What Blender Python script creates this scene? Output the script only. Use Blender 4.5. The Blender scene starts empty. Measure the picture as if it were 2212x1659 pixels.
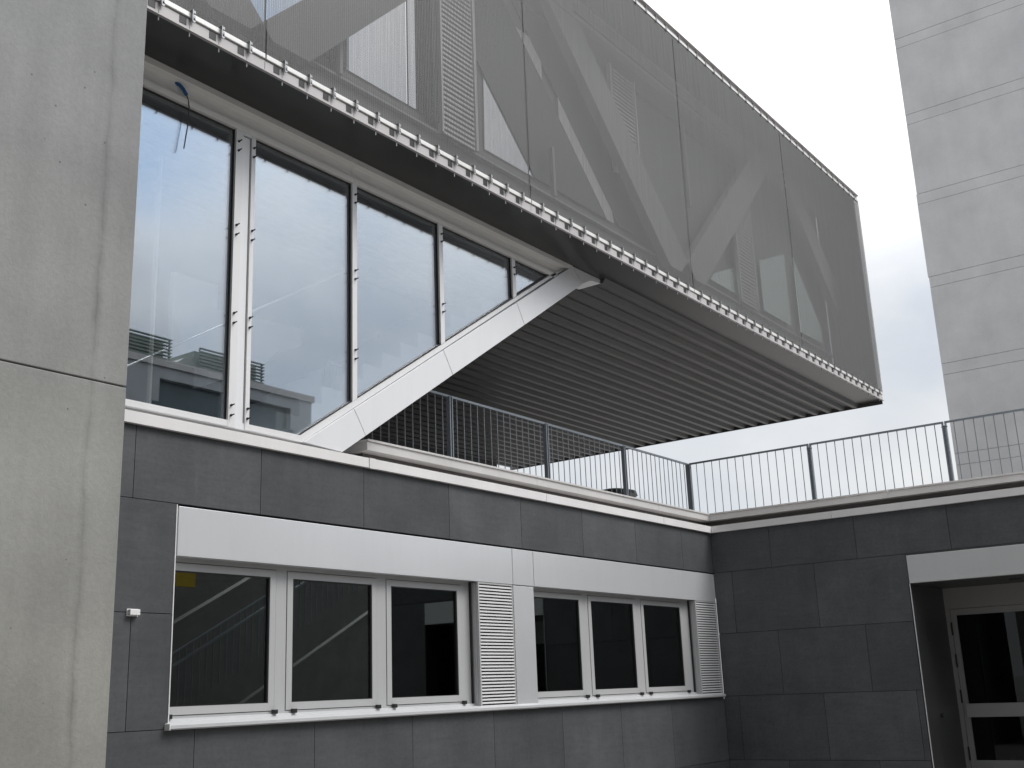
import bpy, bmesh, math, random
from mathutils import Vector, Matrix
random.seed(7)
scene = bpy.context.scene
COL = scene.collection
R = math.radians

# ---------------------------------------------------------------- camera
CAM = Vector((-15.301, -7.543, 1.680))
cd = bpy.data.cameras.new('camera')
cam = bpy.data.objects.new('camera', cd)
COL.objects.link(cam)
yaw, pitch, roll = 0.627534, 0.267549, -0.0391703
d = Vector((math.cos(pitch)*math.cos(yaw), math.cos(pitch)*math.sin(yaw), math.sin(pitch)))
rt = d.cross(Vector((0, 0, 1))).normalized()
up = rt.cross(d)
r2 = rt*math.cos(roll) + up*math.sin(roll)
u2 = -rt*math.sin(roll) + up*math.cos(roll)
m = Matrix((r2, u2, -d)).transposed().to_4x4()
m.translation = CAM
cam.matrix_world = m
cd.sensor_width = 36.0
cd.lens = 36.0*2421.58/2212.0
cd.clip_start = 0.05
cd.clip_end = 2000
scene.camera = cam

# ---------------------------------------------------------------- world, sun, exposure
SUN_EL, SUN_AZ = R(52), R(150)          # azimuth clockwise from +Y : behind and right of the camera
w = bpy.data.worlds.new('World')
scene.world = w
w.use_nodes = True
nt = w.node_tree
nt.nodes.clear()
def wn(t, **k):
    n = nt.nodes.new(t)
    for a, b in k.items(): setattr(n, a, b)
    return n
out = wn('ShaderNodeOutputWorld'); bg = wn('ShaderNodeBackground')
tc = wn('ShaderNodeTexCoord'); sep = wn('ShaderNodeSeparateXYZ')
nz = wn('ShaderNodeTexNoise'); nz.inputs['Scale'].default_value = 3.2; nz.inputs['Detail'].default_value = 6
nz.inputs['Roughness'].default_value = 0.55
mp = wn('ShaderNodeMapping'); mp.inputs['Scale'].default_value = (1, 1, 1.8)
nt.links.new(tc.outputs['Generated'], sep.inputs[0])
nt.links.new(tc.outputs['Generated'], mp.inputs['Vector'])
nt.links.new(mp.outputs[0], nz.inputs['Vector'])
ma = wn('ShaderNodeMath', operation='MULTIPLY_ADD')          # elevation + noise wobble
ma.inputs[1].default_value = 0.14
nt.links.new(nz.outputs[0], ma.inputs[0])
sub = wn('ShaderNodeMath', operation='SUBTRACT'); sub.inputs[1].default_value = 0.07
nt.links.new(sep.outputs['Z'], sub.inputs[0])
nt.links.new(sub.outputs[0], ma.inputs[2])
rp = wn('ShaderNodeValToRGB')
els = rp.color_ramp.elements
els[0].position = 0.0; els[0].color = (0.79, 0.80, 0.81, 1)
els[1].position = 1.0; els[1].color = (1.0, 1.0, 1.0, 1)
for pos, c in ((0.17, (0.78, 0.795, 0.805)), (0.25, (0.72, 0.745, 0.78)), (0.32, (0.83, 0.845, 0.865)), (0.42, (1.0, 1.0, 1.0)), (0.6, (1, 1, 1))):
    e = els.new(pos); e.color = (*c, 1)
nt.links.new(ma.outputs[0], rp.inputs[0])
# broken cloud: blue-grey patches
rp2 = wn('ShaderNodeValToRGB')
e2 = rp2.color_ramp.elements
e2[0].position = 0.38; e2[0].color = (0.78, 0.82, 0.88, 1)
e2[1].position = 0.56; e2[1].color = (1.0, 1.0, 1.0, 1)
nt.links.new(nz.outputs[0], rp2.inputs[0])
mul = wn('ShaderNodeMix', data_type='RGBA', blend_type='MULTIPLY'); mul.inputs[0].default_value = 0.75
nt.links.new(rp.outputs[0], mul.inputs[6]); nt.links.new(rp2.outputs[0], mul.inputs[7])
# brighter overhead than near the horizon
# one break in the cloud behind the camera where blue sky shows
dt = wn('ShaderNodeVectorMath', operation='DOT_PRODUCT'); dt.inputs[1].default_value = Vector((0.475, -0.70, 0.535)).normalized()
nt.links.new(tc.outputs['Generated'], dt.inputs[0])
gp = wn('ShaderNodeMath', operation='MULTIPLY_ADD'); gp.inputs[1].default_value = 0.05
nt.links.new(nz.outputs[0], gp.inputs[0]); nt.links.new(dt.outputs['Value'], gp.inputs[2])
gr = wn('ShaderNodeMapRange', interpolation_type='SMOOTHSTEP'); gr.inputs['From Min'].default_value = 1.006; gr.inputs['From Max'].default_value = 1.032
nt.links.new(gp.outputs[0], gr.inputs['Value'])
gm = wn('ShaderNodeMix', data_type='RGBA'); gm.inputs[7].default_value = (0.27, 0.48, 0.78, 1)
nt.links.new(gr.outputs[0], gm.inputs[0]); nt.links.new(mul.outputs[2], gm.inputs[6])
br = wn('ShaderNodeMapRange'); br.inputs['From Min'].default_value = 0.30; br.inputs['From Max'].default_value = 0.75
br.inputs['To Min'].default_value = 8.0; br.inputs['To Max'].default_value = 16.5
nt.links.new(sep.outputs['Z'], br.inputs['Value'])
sc_ = wn('ShaderNodeVectorMath', operation='SCALE')
nt.links.new(gm.outputs[2], sc_.inputs[0]); nt.links.new(br.outputs[0], sc_.inputs['Scale'])
sky = wn('ShaderNodeTexSky', sky_type='NISHITA')
sky.sun_disc = False; sky.sun_elevation = SUN_EL; sky.sun_rotation = SUN_AZ
sk2 = wn('ShaderNodeVectorMath', operation='SCALE'); sk2.inputs['Scale'].default_value = 0.02
nt.links.new(sky.outputs[0], sk2.inputs[0])
ad = wn('ShaderNodeVectorMath', operation='ADD')
nt.links.new(sc_.outputs[0], ad.inputs[0]); nt.links.new(sk2.outputs[0], ad.inputs[1])
nt.links.new(ad.outputs[0], bg.inputs['Color'])
bg.inputs['Strength'].default_value = 0.10
nt.links.new(bg.outputs[0], out.inputs['Surface'])

sl = bpy.data.lights.new('sun', 'SUN'); sl.energy = 1.5; sl.angle = R(25); sl.color = (1.0, 0.97, 0.93)
so = bpy.data.objects.new('sun', sl); COL.objects.link(so)
sd = Vector((math.sin(SUN_AZ)*math.cos(SUN_EL), math.cos(SUN_AZ)*math.cos(SUN_EL), math.sin(SUN_EL)))
so.rotation_euler = sd.to_track_quat('Z', 'Y').to_euler()
so.location = (0, -10, 30)
vs = scene.view_settings
vs.view_transform = 'Standard'; vs.look = 'None'; vs.exposure = 0.42; vs.gamma = 1.0
scene.cycles.use_denoising = True
scene.cycles.max_bounces = 8
scene.cycles.transparent_max_bounces = 12
scene.cycles.caustics_reflective = False
scene.cycles.caustics_refractive = False

# ---------------------------------------------------------------- materials
def mat_base(name):
    mt = bpy.data.materials.new(name); mt.use_nodes = True
    t = mt.node_tree
    return mt, t, t.nodes['Principled BSDF']
def node(t, ty, **k):
    n = t.nodes.new(ty)
    for a, b in k.items(): setattr(n, a, b)
    return n
def noise(t, scale, vec_scale=(1, 1, 1), detail=4, rough=0.5):
    tc = node(t, 'ShaderNodeTexCoord'); mp = node(t, 'ShaderNodeMapping')
    mp.inputs['Scale'].default_value = vec_scale
    n = node(t, 'ShaderNodeTexNoise'); n.inputs['Scale'].default_value = scale
    n.inputs['Detail'].default_value = detail; n.inputs['Roughness'].default_value = rough
    t.links.new(tc.outputs['Object'], mp.inputs[0]); t.links.new(mp.outputs[0], n.inputs['Vector'])
    return n
def ramp(t, src, stops):
    r = node(t, 'ShaderNodeValToRGB'); e = r.color_ramp.elements
    e[0].position, e[0].color = stops[0][0], (*stops[0][1], 1)
    e[1].position, e[1].color = stops[-1][0], (*stops[-1][1], 1)
    for p, c in stops[1:-1]:
        q = e.new(p); q.color = (*c, 1)
    t.links.new(src, r.inputs[0]); return r
def mixc(t, a, b, fac=1.0, mode='MULTIPLY'):
    x = node(t, 'ShaderNodeMix', data_type='RGBA', blend_type=mode)
    x.inputs[0].default_value = fac
    t.links.new(a, x.inputs[6]); t.links.new(b, x.inputs[7])
    return x.outputs[2]
def g(v): return (v, v, v)

def metal(name, col, rough=0.4, metallic=0.0, var=0.08, spec=0.5):
    mt, t, b = mat_base(name)
    n = noise(t, 1.3, (1, 1, 0.5), 5)
    lo = tuple(c*(1-var) for c in col); hi = tuple(min(1, c*(1+var)) for c in col)
    r = ramp(t, n.outputs[0], [(0.3, lo), (0.7, hi)])
    cc = r.outputs[0]
    if var:      # faint run marks and dust on painted sheet
        n2 = noise(t, 3.5, (3.0, 3.0, 0.35), 6, 0.7)
        cc = mixc(t, cc, ramp(t, n2.outputs[0], [(0.30, g(0.97)), (0.52, g(1.0))]).outputs[0])
    t.links.new(cc, b.inputs['Base Color'])
    b.inputs['Roughness'].default_value = rough; b.inputs['Metallic'].default_value = metallic
    b.inputs['Specular IOR Level'].default_value = spec
    return mt

def concrete(name, col, streak=0.18, blotch=0.22, holes=True, tint=None, seam=None):
    mt, t, b = mat_base(name)
    n1 = noise(t, 0.9, (1, 1, 1), 8, 0.6)
    lo = tuple(c*(1-blotch) for c in col); hi = tuple(c*(1+blotch*0.7) for c in col)
    c = ramp(t, n1.outputs[0], [(0.32, lo), (0.68, hi)]).outputs[0]
    n2 = noise(t, 2.2, (1.5, 1.5, 0.10), 5, 0.6)
    c = mixc(t, c, ramp(t, n2.outputs[0], [(0.3, g(1-streak)), (0.6, g(1.0))]).outputs[0])
    n3 = noise(t, 38, (1, 1, 1), 3, 0.7)
    c = mixc(t, c, ramp(t, n3.outputs[0], [(0.3, g(0.93)), (0.7, g(1.05))]).outputs[0])
    if tint:
        sp = node(t, 'ShaderNodeTexCoord'); sx = node(t, 'ShaderNodeSeparateXYZ')
        t.links.new(sp.outputs['Object'], sx.inputs[0])
        mr = node(t, 'ShaderNodeMapRange'); mr.inputs[1].default_value = tint[0]; mr.inputs[2].default_value = tint[1]
        t.links.new(sx.outputs['Z'], mr.inputs[0])
        rr = ramp(t, mr.outputs[0], [(0.0, tint[2]), (1.0, (1, 1, 1))])
        c = mixc(t, c, rr.outputs[0])
    if holes:
        tc = node(t, 'ShaderNodeTexCoord'); v = node(t, 'ShaderNodeTexVoronoi')
        v.inputs['Scale'].default_value = 6.5; v.inputs['Randomness'].default_value = 1.0
        t.links.new(tc.outputs['Object'], v.inputs['Vector'])
        c = mixc(t, c, ramp(t, v.outputs['Distance'], [(0.030, g(0.45)), (0.058, g(1.0))]).outputs[0])
    if seam is not None:      # grout run that wanders along the vertical formwork seam
        tc = node(t, 'ShaderNodeTexCoord'); sx = node(t, 'ShaderNodeSeparateXYZ'); t.links.new(tc.outputs['Object'], sx.inputs[0])
        wb = noise(t, 1.1, (0.0, 0.0, 1.0), 4, 0.6)
        w1 = node(t, 'ShaderNodeMath', operation='MULTIPLY_ADD'); w1.inputs[1].default_value = 0.16; w1.inputs[2].default_value = -0.08-seam
        t.links.new(wb.outputs[0], w1.inputs[0])
        a1 = node(t, 'ShaderNodeMath', operation='ADD'); t.links.new(sx.outputs['X'], a1.inputs[0]); t.links.new(w1.outputs[0], a1.inputs[1])
        ab = node(t, 'ShaderNodeMath', operation='ABSOLUTE'); t.links.new(a1.outputs[0], ab.inputs[0])
        st = ramp(t, ab.outputs[0], [(0.0, g(0.62)), (0.012, g(0.80)), (0.045, g(1.0))])
        nb = noise(t, 2.0, (0, 0, 1), 3, 0.6)
        fac = ramp(t, nb.outputs[0], [(0.35, g(0.15)), (0.65, g(1.0))])
        x = node(t, 'ShaderNodeMix', data_type='RGBA', blend_type='MULTIPLY')
        t.links.new(fac.outputs[0], x.inputs[0]); t.links.new(c, x.inputs[6]); t.links.new(st.outputs[0], x.inputs[7]); c = x.outputs[2]
    t.links.new(c, b.inputs['Base Color'])
    b.inputs['Roughness'].default_value = 0.85
    bp = node(t, 'ShaderNodeBump'); bp.inputs['Strength'].default_value = 0.12; bp.inputs['Distance'].default_value = 0.02
    t.links.new(n3.outputs[0], bp.inputs['Height']); t.links.new(bp.outputs[0], b.inputs['Normal'])
    return mt

def slate(name, col):
    mt, t, b = mat_base(name)
    geo = node(t, 'ShaderNodeNewGeometry')
    isl = ramp(t, geo.outputs['Random Per Island'], [(0, tuple(c*0.86 for c in col)), (1, tuple(c*1.13 for c in col))])
    n1 = noise(t, 1.6, (1, 1, 1), 8, 0.62)
    c = mixc(t, isl.outputs[0], ramp(t, n1.outputs[0], [(0.3, g(0.80)), (0.7, g(1.16))]).outputs[0])
    n4 = noise(t, 3.0, (2.5, 2.5, 0.25), 5, 0.65)      # water streaks and lime bloom
    c = mixc(t, c, ramp(t, n4.outputs[0], [(0.35, g(0.93)), (0.62, g(1.0)), (0.78, g(1.22))]).outputs[0])
    n2 = noise(t, 9, (0.35, 0.35, 2.2), 6, 0.7)
    c = mixc(t, c, ramp(t, n2.outputs[0], [(0.25, g(0.86)), (0.75, g(1.10))]).outputs[0])
    n3 = noise(t, 26, (1, 1, 1), 3, 0.6)
    c = mixc(t, c, ramp(t, n3.outputs[0], [(0.28, g(0.86)), (0.5, g(1.0)), (0.70, g(1.04)), (0.76, g(1.5))]).outputs[0])
    t.links.new(c, b.inputs['Base Color'])
    b.inputs['Roughness'].default_value = 0.55; b.inputs['Specular IOR Level'].default_value = 0.4
    bp = node(t, 'ShaderNodeBump'); bp.inputs['Strength'].default_value = 0.25; bp.inputs['Distance'].default_value = 0.006
    t.links.new(n2.outputs[0], bp.inputs['Height']); t.links.new(bp.outputs[0], b.inputs['Normal'])
    return mt

def glass(name, refl, tint_r, tint_t, rough=0.0, wob=0.0, edge=0.9):
    """flat coated pane: mirror reflection over see-through"""
    mt = bpy.data.materials.new(name); mt.use_nodes = True; t = mt.node_tree
    t.nodes.clear()
    o = node(t, 'ShaderNodeOutputMaterial'); mx = node(t, 'ShaderNodeMixShader')
    gl = node(t, 'ShaderNodeBsdfGlossy'); gl.inputs['Color'].default_value = (*tint_r, 1); gl.inputs['Roughness'].default_value = rough
    tr = node(t, 'ShaderNodeBsdfTransparent'); tr.inputs['Color'].default_value = (*tint_t, 1)
    lw = node(t, 'ShaderNodeLayerWeight'); lw.inputs['Blend'].default_value = 0.35
    mr = node(t, 'ShaderNodeMapRange'); mr.inputs['To Min'].default_value = refl; mr.inputs['To Max'].default_value = edge
    t.links.new(lw.outputs['Fresnel'], mr.inputs['Value'])
    t.links.new(mr.outputs[0], mx.inputs[0]); t.links.new(tr.outputs[0], mx.inputs[1]); t.links.new(gl.outputs[0], mx.inputs[2])
    if wob:
        n = noise(t, 0.8, (1, 1, 1), 1)
        bp = node(t, 'ShaderNodeBump'); bp.inputs['Strength'].default_value = wob; bp.inputs['Distance'].default_value = 0.02
        t.links.new(n.outputs[0], bp.inputs['Height']); t.links.new(bp.outputs[0], gl.inputs['Normal'])
    t.links.new(mx.outputs[0], o.inputs[0]); return mt

def screen_mat(name, col, solid):
    """woven metal cloth: open weave, wires running vertically"""
    mt = bpy.data.materials.new(name); mt.use_nodes = True; t = mt.node_tree
    t.nodes.clear()
    o = node(t, 'ShaderNodeOutputMaterial'); mx = node(t, 'ShaderNodeMixShader')
    p = node(t, 'ShaderNodeBsdfPrincipled'); p.inputs['Base Color'].default_value = (*col, 1)
    p.inputs['Roughness'].default_value = 0.45; p.inputs['Metallic'].default_value = 0.35
    tr = node(t, 'ShaderNodeBsdfTransparent')
    n = noise(t, 1.0, (46, 1, 0.8), 2, 0.6)
    tc = node(t, 'ShaderNodeTexCoord')
    wv = node(t, 'ShaderNodeTexWave'); wv.bands_direction = 'X'; wv.inputs['Scale'].default_value = 0.314*2/0.027*0.5
    t.links.new(tc.outputs['Object'], wv.inputs['Vector'])
    wz = node(t, 'ShaderNodeTexWave'); wz.bands_direction = 'Z'; wz.inputs['Scale'].default_value = 0.314/0.030
    t.links.new(tc.outputs['Object'], wz.inputs['Vector'])
    a1 = node(t, 'ShaderNodeMapRange'); a1.inputs['To Min'].default_value = -0.09; a1.inputs['To Max'].default_value = 0.09
    t.links.new(wv.outputs['Fac'], a1.inputs['Value'])
    a2 = node(t, 'ShaderNodeMapRange'); a2.inputs['From Min'].default_value = 0.25; a2.inputs['From Max'].default_value = 0.75
    a2.inputs['To Min'].default_value = solid-0.04; a2.inputs['To Max'].default_value = solid+0.04
    t.links.new(n.outputs[0], a2.inputs['Value'])
    a3 = node(t, 'ShaderNodeMapRange'); a3.inputs['To Min'].default_value = -0.02; a3.inputs['To Max'].default_value = 0.02
    t.links.new(wz.outputs['Fac'], a3.inputs['Value'])
    s1 = node(t, 'ShaderNodeMath', operation='ADD'); s2 = node(t, 'ShaderNodeMath', operation='ADD', use_clamp=True)
    t.links.new(a1.outputs[0], s1.inputs[0]); t.links.new(a2.outputs[0], s1.inputs[1])
    t.links.new(s1.outputs[0], s2.inputs[0]); t.links.new(a3.outputs[0], s2.inputs[1])
    # wires are round: seen at a slant the openings close, open = open ** (1/cos)
    lw = node(t, 'ShaderNodeLayerWeight'); lw.inputs['Blend'].default_value = 0.5
    cs = node(t, 'ShaderNodeMath', operation='SUBTRACT'); cs.inputs[0].default_value = 1.0
    t.links.new(lw.outputs['Facing'], cs.inputs[1])
    mxm = node(t, 'ShaderNodeMath', operation='MAXIMUM'); mxm.inputs[1].default_value = 0.32; t.links.new(cs.outputs[0], mxm.inputs[0])
    inv = node(t, 'ShaderNodeMath', operation='DIVIDE'); inv.inputs[0].default_value = 1.0; t.links.new(mxm.outputs[0], inv.inputs[1])
    op = node(t, 'ShaderNodeMath', operation='SUBTRACT'); op.inputs[0].default_value = 1.0; t.links.new(s2.outputs[0], op.inputs[1])
    pw = node(t, 'ShaderNodeMath', operation='POWER'); t.links.new(op.outputs[0], pw.inputs[0]); t.links.new(inv.outputs[0], pw.inputs[1])
    fin = node(t, 'ShaderNodeMath', operation='SUBTRACT', use_clamp=True); fin.inputs[0].default_value = 1.0; t.links.new(pw.outputs[0], fin.inputs[1])
    t.links.new(fin.outputs[0], mx.inputs[0]); t.links.new(tr.outputs[0], mx.inputs[1]); t.links.new(p.outputs[0], mx.inputs[2])
    t.links.new(mx.outputs[0], o.inputs[0]); return mt

M = dict(
    slate=slate('slate', (0.084, 0.088, 0.094)),
    rust=metal('joint_rust', (0.07, 0.06, 0.055), 0.9, 0, 0.3),
    dark=metal('dark_gap', g(0.012), 0.9, 0, 0.0),
    conc_wall=concrete('wall_concrete', (0.305, 0.309, 0.312), 0.12, 0.17, True, (1.0, 6.0, (0.98, 0.96, 0.86)), seam=3.215),
    conc_tower=concrete('tower_concrete', (0.46, 0.46, 0.465), 0.04, 0.10, False),
    white=metal('white_panel', (0.80, 0.81, 0.83), 0.32, 0.0, 0.02),
    headp=metal('header_white', (0.90, 0.89, 0.87), 0.4, 0.0, 0.02),
    frame=metal('frame_white', (0.78, 0.78, 0.79), 0.4, 0.0, 0.03),
    cap=metal('coping_sheet', (0.80, 0.785, 0.78), 0.42, 0.05, 0.05),
    cap2=metal('curb_shaded', (0.085, 0.078, 0.074), 0.5, 0.1, 0.15),  # shade of the recess between the copings put into the colour
    oppcap=metal('opposite_coping', (0.36, 0.35, 0.34), 0.5, 0.1, 0.1),
    doorm=metal('door_rail_shaded', (0.40, 0.40, 0.40), 0.45, 0.0, 0.04),  # mid rail tone, recess shade put into the colour too
    doorp=metal('door_shaded', (0.33, 0.325, 0.32), 0.45, 0.0, 0.04),  # darkened so the colour carries the shade of the deep recess
    entr=metal('panel_shaded', (0.60, 0.61, 0.61), 0.35, 0.3, 0.03),  # shaded copy of the anodised panel, dimness put into the colour
    alu=metal('anodised_panel', (0.87, 0.885, 0.91), 0.27, 0.5, 0.02),
    sill=metal('sill_sheet', (0.54, 0.55, 0.56), 0.4, 0.0, 0.03),
    coping=metal('upper_coping_sheet', (0.58, 0.565, 0.555), 0.42, 0.05, 0.06),
    winframe=metal('window_frame_paint', (0.47, 0.475, 0.48), 0.4, 0.05, 0.03),
    gasket=metal('gasket', g(0.02), 0.5, 0, 0.0),
    galv=metal('galvanised', (0.26, 0.29, 0.32), 0.45, 0.5, 0.12),
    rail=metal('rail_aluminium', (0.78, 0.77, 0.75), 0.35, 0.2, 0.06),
    rail2=metal('channel_aluminium', (0.52, 0.50, 0.50), 0.45, 0.0, 0.08),
    clip=metal('clip_steel', (0.36, 0.36, 0.36), 0.3, 0.6, 0.1),
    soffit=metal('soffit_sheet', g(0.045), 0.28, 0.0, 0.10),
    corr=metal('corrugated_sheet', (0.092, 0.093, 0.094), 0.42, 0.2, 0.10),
    clad=metal('inner_cladding', (0.23, 0.23, 0.235), 0.6, 0.0, 0.06),
    brace=metal('brace_grey', (0.41, 0.41, 0.42), 0.6, 0.0, 0.05),
    dkgrey=metal('dark_grey', (0.15, 0.15, 0.155), 0.6, 0.0, 0.06),  # plain dark grey; on the diagonal bands it paints reflections
    blackp=metal('black_plastic', g(0.02), 0.4, 0, 0.0),
    bolt=metal('dark_bolt', g(0.035), 0.35, 0.6, 0.0),
    blue=metal('blue_conduit', (0.02, 0.12, 0.32), 0.45, 0, 0.1),
    wire=metal('grey_wire', g(0.06), 0.5, 0.0, 0.1),
    plast=metal('white_plastic', g(0.80), 0.4, 0, 0.02),
    room=metal('room_grey', g(0.13), 0.9, 0, 0.1),
    roomw=metal('room_white', g(0.9), 0.9, 0, 0.03),
    paving=concrete('paving', (0.26, 0.25, 0.24), 0.1, 0.2, False),
    deck=concrete('roof_gravel', (0.30, 0.29, 0.28), 0.0, 0.25, False),
    oppgreen=metal('opposite_roof_plant', (0.17, 0.20, 0.18), 0.6, 0, 0.15),
    oppwall=metal('opposite_wall', (0.28, 0.295, 0.305), 0.8, 0, 0.1),
    oppdark=metal('opposite_glazing', (0.05, 0.075, 0.085), 0.2, 0, 0.2),
    oppstone=slate('opposite_stone', (0.17, 0.168, 0.162)),
    yellow=metal('yellow_paint', (0.40, 0.28, 0.02), 0.5, 0, 0.05),
    glass=glass('facade_glass', 0.275, (0.87, 0.92, 0.98), (0.98, 1.0, 1.0), wob=0.025, edge=0.64),
    wglass=glass('window_glass', 0.15, (0.85, 0.9, 0.9), (0.40, 0.44, 0.42), edge=0.6),
    dglass=glass('door_glass', 0.02, (0.85, 0.9, 0.9), (0.30, 0.33, 0.31), edge=0.12),
    uglass=glass('upper_glass', 0.97, (0.95, 0.97, 1.0), (0.5, 0.55, 0.53)),
    tglass=metal('teal_glass', (0.80, 0.95, 0.91), 0.15, 0.0, 0.03),
    mesh=screen_mat('metal_cloth', (0.138, 0.137, 0.134), 0.39),
)

# ---------------------------------------------------------------- mesh helpers
class MB:
    def __init__(s): s.bm = bmesh.new()
    def box(s, x0, x1, y0, y1, z0, z1):
        x0, x1 = min(x0, x1), max(x0, x1); y0, y1 = min(y0, y1), max(y0, y1); z0, z1 = min(z0, z1), max(z0, z1)
        v = [s.bm.verts.new(p) for p in ((x0,y0,z0),(x1,y0,z0),(x1,y1,z0),(x0,y1,z0),(x0,y0,z1),(x1,y0,z1),(x1,y1,z1),(x0,y1,z1))]
        for f in ((3,2,1,0),(4,5,6,7),(0,1,5,4),(1,2,6,5),(2,3,7,6),(3,0,4,7)): s.bm.faces.new([v[i] for i in f])
        return s
    def prism(s, pts, a, b, axis='y'):
        """polygon in the plane normal to axis, extruded from a to b"""
        def P(p, k):
            return {'y': (p[0], k, p[1]), 'x': (k, p[0], p[1]), 'z': (p[0], p[1], k)}[axis]
        A = [s.bm.verts.new(P(p, a)) for p in pts]; B = [s.bm.verts.new(P(p, b)) for p in pts]
        fs = [s.bm.faces.new(A), s.bm.faces.new(B[::-1])]
        n = len(pts)
        for i in range(n): fs.append(s.bm.faces.new((A[i], B[i], B[(i+1) % n], A[(i+1) % n])))
        return s
    def quad(s, *ps):
        s.bm.faces.new([s.bm.verts.new(p) for p in ps]); return s
    def tube(s, path, r, n=8, r_end=None):
        path = [Vector(p) for p in path]; rings = []
        for i, p in enumerate(path):
            t = (path[min(i+1, len(path)-1)] - path[max(i-1, 0)]).normalized()
            a = t.cross(Vector((0, 0, 1)) if abs(t.z) < 0.95 else Vector((1, 0, 0))).normalized(); b = t.cross(a)
            q = r if r_end is None else r + (r_end-r)*i/(len(path)-1)
            rings.append([s.bm.verts.new(p + (a*math.cos(2*math.pi*k/n) + b*math.sin(2*math.pi*k/n))*q) for k in range(n)])
        for A, B in zip(rings, rings[1:]):
            for k in range(n): s.bm.faces.new((A[k], A[(k+1) % n], B[(k+1) % n], B[k]))
        s.bm.faces.new(rings[0][::-1]); s.bm.faces.new(rings[-1]); return s
    def build(s, name, mat, parent=None, at=(0, 0, 0), bevel=0.0, smooth=False):
        bmesh.ops.recalc_face_normals(s.bm, faces=s.bm.faces[:])
        org = Vector(parent['org']) if parent is not None and 'org' in parent.keys() else Vector((0, 0, 0))
        off = org if tuple(at) == (0, 0, 0) else Vector((0, 0, 0))
        for v in s.bm.verts: v.co -= off
        me = bpy.data.meshes.new(name); s.bm.to_mesh(me); s.bm.free()
        me.materials.append(M[mat])
        if smooth:
            for p in me.polygons: p.use_smooth = True
        o = bpy.data.objects.new(name, me); COL.objects.link(o)
        if parent is not None:
            o.parent = parent
            ORG[o.name] = org
        if tuple(at) != (0, 0, 0): o.location = Vector(at) - org
        o['org'] = tuple(org)
        if bevel:
            bv = o.modifiers.new('bevel', 'BEVEL'); bv.width = bevel; bv.segments = 2; bv.limit_method = 'ANGLE'
        return o
ORG = {}
def thing(name, label, cat, loc, group=None):
    o = bpy.data.objects.new(name, None); COL.objects.link(o)
    o.location = loc; o.empty_display_size = 0.3
    o['org'] = tuple(loc); o['label'] = label; o['category'] = cat
    if group: o['group'] = group
    return o
def tag(o, label, cat, group=None):
    o['label'] = label; o['category'] = cat
    if group: o['group'] = group
    return o
def dup(o, parent, loc):
    c = o.copy(); COL.objects.link(c); c.parent = parent; c.location = loc
    for ch in o.children:
        k = ch.copy(); COL.objects.link(k); k.parent = c
    return c

# ---------------------------------------------------------------- ground
o = MB().quad((-400, -400, 0), (400, -400, 0), (400, 400, 0), (-400, 400, 0)).build('ground', 'paving')
o['kind'] = 'structure'

# ---------------------------------------------------------------- left concrete wall
T = thing('concrete_wall', 'tall bare grey concrete wall with one level formwork joint, closest to the viewer', 'wall', (-14.5, -1.1, 0))
b = MB()
XE, XS, ZJ = -11.03, -11.285, 3.714
for z0, z1 in ((0, ZJ-0.005), (ZJ+0.005, 16)):
    b.box(-22, XE, -1.300, -0.95, z0, z1)
b.build('wall', 'conc_wall', T, bevel=0.006)
MB().box(-21.9, XE-0.02, -1.291, -0.97, 0.1, 15.9).build('joint_filler', 'rust', T)
# ---------------------------------------------------------------- right concrete tower
T = thing('concrete_tower', 'plain light grey concrete tower with paired level grooves, beyond the roof terrace', 'tower', (20, -2.3, 0))
b = MB()
zs = [0]
for z in (4.54, 7.07, 9.58, 12.12, 14.64, 17.15, 19.65, 22.16):
    zs += [z-0.005, z+0.31]
zs.append(27)
for i in range(len(zs)-1):
    j = 0.0 if i % 2 == 0 else 0.0015
    b.box(15.6+j, 25, -4.9, 0.31 - j + (0.02 if i in (8, 9) else 0), zs[i]+0.005, zs[i+1]-0.005)
b.build('wall', 'conc_tower', T)
MB().box(15.63, 24.9, -4.85, 0.26, 0, 26.9).build('groove_backing', 'conc_tower', T)

# ---------------------------------------------------------------- lower building (slate clad)
LB = thing('slate_building', 'low slate clad building with white windows and white metal coping, below the mesh clad box', 'building', (0, 0, 0))
J = [-0.25, 0.628, 1.499, 2.376, 3.259, 3.850]          # course lines
GAP = 0.0028
def clad_A(b, xs, z0, z1):
    for x0, x1 in zip(xs, xs[1:]): b.box(x0+GAP, x1-GAP, 0.0, 0.04, z0+GAP, z1-GAP)
OX0, OX1 = -9.612, -0.002
b = MB()
top = [-14.0] + [-12.63, -11.33, -10.03] + [-10.03+1.3*i for i in range(1, 8)] + [0.0]
clad_A(b, top, J[4], J[5])
for k, (z0, z1) in enumerate(((J[3], J[4]), (J[2], J[3]))):
    clad_A(b, [-14, -12.6, -11.29, OX0] if k == 0 else [-14, -12.5, -11.29, -9.99, OX0], z0, z1)
half = [-14.0, -13.25, -11.95, -10.65] + [-9.353+1.2955*i for i in range(0, 8)]
half[-1] = -0.30
clad_A(b, half[:-1] + [-0.30, 0.0], J[1], J[2])
clad_A(b, top, J[0], J[1])
b.build('stone_wall', 'slate', LB)
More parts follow.
